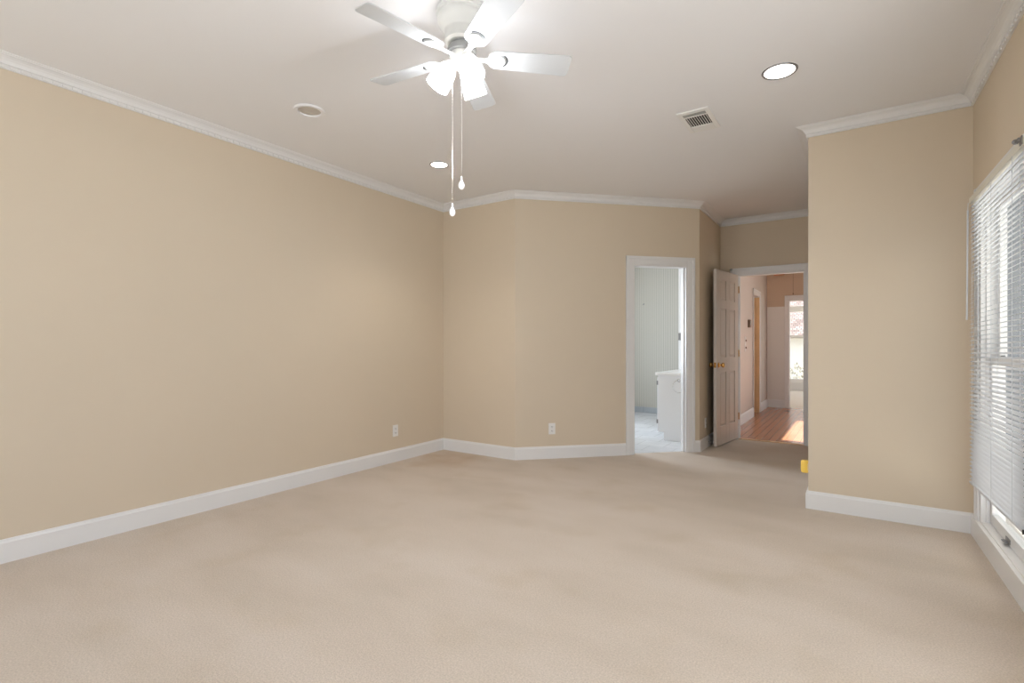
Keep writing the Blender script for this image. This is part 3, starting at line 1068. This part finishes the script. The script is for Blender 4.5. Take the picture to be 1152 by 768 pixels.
t = thing('wall_hook', 'tiny dark hook on the striped bathroom wallpaper', 'hook', (-3.096, 8.73, 1.885))
mb = MB()
mb.lathe([(0.010, 0), (0.010, 0.006), (0.003, 0.008)], 10, Matrix.Rotation(PI / 2, 4, 'X'))
mb.build('rose', M['steel'], t)
mb = MB()
mb.tube([(0, -0.006, 0), (0, -0.028, -0.004), (0, -0.034, -0.018), (0, -0.042, -0.02), (0, -0.046, -0.008)], 0.003, 6)
mb.build('hook', M['steel'], t)

# ------------------------------------------------------------------ the blind
bm_, _ = frame2(P[7], P[8])
t = thing('window_blind', 'white slatted mini blind lowered over the tall right window', 'window blind')
t.matrix_world = bm_
B0, B1 = 0.143, 1.245
mb = MB()
mb.box(B0, B1, 0.019, 0.043, 2.030, 2.066)
mb.build('headrail', mat('headrail_cream', srgb(228, 224, 212), 0.4), t, bevel=0.003)
mb = MB()
yc = 0.031
ztop = 2.020
NS = 66
tilt = math.radians(-22)
for k in range(NS):
    f = (k + 0.5) / NS
    za = ztop - f * (ztop - 0.365)
    zb = ztop - f * (ztop - 0.395)
    pts = []
    for u in (-1, -0.33, 0.33, 1):
        yy = yc + 0.0118 * u * math.cos(tilt)
        zz = 0.0118 * u * math.sin(tilt) + 0.0022 * (1 - u * u)
        pts.append((yy, zz))
    jit = random.uniform(-0.001, 0.001)
    lo = [mb.bm.verts.new((B0 + 0.004, y, za + z + jit)) for y, z in pts]
    hi = [mb.bm.verts.new((B1 - 0.004, y, zb + z + jit)) for y, z in pts]
    lo2 = [mb.bm.verts.new((B0 + 0.004, y, za + z + jit - 0.0006)) for y, z in pts]
    hi2 = [mb.bm.verts.new((B1 - 0.004, y, zb + z + jit - 0.0006)) for y, z in pts]
    for i in range(3):
        mb.bm.faces.new((lo[i], hi[i], hi[i + 1], lo[i + 1]))
        mb.bm.faces.new((lo2[i + 1], hi2[i + 1], hi2[i], lo2[i]))
    for i in (0, 3):
        mb.bm.faces.new((lo[i], lo2[i], hi2[i], hi[i]))
    mb.bm.faces.new(lo + lo2[::-1])
    mb.bm.faces.new(hi + hi2[::-1])
mb.build('slats', M['blind'], t)
mb = MB()
v = mb.box(B0, B1, yc - 0.012, yc + 0.012, 0.343, 0.357)
for p in v:
    if p.co.x > 0.5:
        p.co.z += 0.031
mb.build('bottom_rail', M['blind'], t, bevel=0.003)
mb = MB()
mb.box(B1, B1 + 0.006, yc - 0.014, yc + 0.014, 0.371, 0.392)
mb.build('end_cap', M['slot'], t, bevel=0.002)['label'] = 'dark end cap of the bottom rail'
for s in (0.235, 0.70, 1.09):
    mb = MB()
    for y in (yc - 0.0135, yc + 0.0135):
        zz = 0.357 + 0.031 * (s - B0) / (B1 - B0)
        mb.tube([(s, y, 2.03), (s, y, zz)], 0.0011, 6)
    mb.build('ladder_cord', M['blind'], t)
mb = MB()
mb.tube([(B0 + 0.02, 0.050, 2.035), (B0 + 0.02, 0.052, 1.99)], 0.002, 6)
mb.tube([(B0 + 0.02, 0.052, 1.99), (B0 + 0.012, 0.055, 1.33)], 0.0045, 8)
mb.build('tilt_wand', M['blind'], t)
mb = MB()
mb.box(B1 - 0.03, B1 + 0.004, 0.043, 0.047, 2.035, 2.072)
mb.tube([(B1 - 0.05, 0.055, 2.062), (B1 + 0.0, 0.055, 2.062)], 0.004, 8)
mb.lathe([(0.010, 0), (0.012, 0.006), (0.006, 0.012)], 12, Matrix.Translation((B1 - 0.056, 0.055, 2.062)) @ Matrix.Rotation(PI / 2, 4, 'Y'))
mb.build('mounting_bracket', M['steel'], t)['label'] = 'dark metal bracket at the headrail end'

# ------------------------------------------------------------------ outdoors
mb = MB()
mb.box(-30, 30, -20, 45, -0.5, -0.35)
struct(mb.build('ground', M['grass']), 'lawn outside', 'ground')
mb = MB()
mb.box(0.9, 8.0, -3, 11, -0.35, -0.12)
struct(mb.build('patio', M['patio']), 'pale concrete patio outside the window', 'patio')
mb = MB()
mb.box(0.95, 3.1, -1.6, 5.6, H, H + 0.1)  # roof added to block the sun from the main window
mb.box(2.98, 3.1, -1.6, -1.48, -0.12, H)
struct(mb.build('added_porch_roof', M['trim']), 'white porch roof added to keep the sun off the window', 'porch roof')
mb = MB()
mb.box(0.92, 3.1, 5.6, 5.7, -0.12, H)  # wall invented to turn the view through the slats grey
struct(mb.build('added_porch_wall', mat('blue_grey_paint', srgb(132, 138, 147), 0.7)), 'blue-grey wall added to darken the view behind the blind', 'added wall')
t = thing('garden_house', 'white lap-sided outbuilding with brown shingle roof beyond the sunroom', 'outbuilding', (-1.2, 20.0, -0.35))
mb = MB()
for k in range(13):
    z = k * 0.145
    mb.prism([(0, z), (-0.022, z), (-0.004, z + 0.15), (0, z + 0.15)], -4, 5, Matrix(((0, 0, 1, 0), (1, 0, 0, 0), (0, 1, 0, 0), (0, 0, 0, 1))))
mb.box(-4, 5, 0, 3.0, 0, 1.85)
mb.build('siding', M['trim'], t)
mb = MB()
mb.prism([(-0.35, 1.75), (-0.35, 1.85), (2.6, 3.9), (3.2, 3.9), (3.2, 1.75)], -4.2, 5.2, Matrix(((0, 0, 1, 0), (1, 0, 0, 0), (0, 1, 0, 0), (0, 0, 0, 1))))
mb.build('roof', M['shingle'], t)
t = thing('added_house', 'grey lap-sided house added to cover bright sky behind the blind', 'house', (9.0, 3.0, -0.35))  # house put in as a grey backdrop against bright sky
mb = MB()
mb.box(0.03, 6, -9, 12, 0, 4.0)
for k in range(26):
    z = k * 0.15
    mb.prism([(0.03, z), (0.0, z), (0.022, z + 0.155), (0.03, z + 0.155)], -9, 12, Matrix(((1, 0, 0, 0), (0, 0, 1, 0), (0, 1, 0, 0), (0, 0, 0, 1))))
mb.build('siding', mat('grey_siding', srgb(188, 192, 198), 0.7), t)
mb = MB()
mb.prism([(-0.5, 3.75), (-0.5, 3.9), (3.0, 6.2), (6.5, 3.9), (6.5, 3.75)], -9.4, 12.4, Matrix(((1, 0, 0, 0), (0, 0, 1, 0), (0, 1, 0, 0), (0, 0, 0, 1))))
mb.build('roof', M['shingle'], t)
for k, (bx, by, rr) in enumerate(((-0.6, 17.2, 0.42), (-1.5, 18.2, 0.5), (0.3, 17.8, 0.45))):
    mb = MB()
    for i in range(420):
        v = Vector((random.gauss(0, 1), random.gauss(0, 1), random.gauss(0, 1))).normalized() * rr * random.uniform(0.7, 1)
        a, b2 = random.uniform(0, PI), random.uniform(0, PI)
        q = Matrix.Translation(Vector((bx, by, 0.1)) + v) @ Matrix.Rotation(a, 4, 'Z') @ Matrix.Rotation(b2, 4, 'X')
        vs = [mb.bm.verts.new(q @ Vector(p)) for p in ((0, -0.05, 0), (0.022, 0, 0.004), (0, 0.05, 0), (-0.022, 0, 0.004))]
        mb.bm.faces.new(vs)
    for i in range(7):
        mb.tube([(bx, by, -0.35), (bx + random.uniform(-0.2, 0.2), by + random.uniform(-0.2, 0.2), 0.2)], [0.015, 0.005], 5)
    tag(mb.build('garden_shrub', M['leaf']), 'low leafy shrub outside the sunroom window', 'shrub', group='shrubs outside the sunroom')
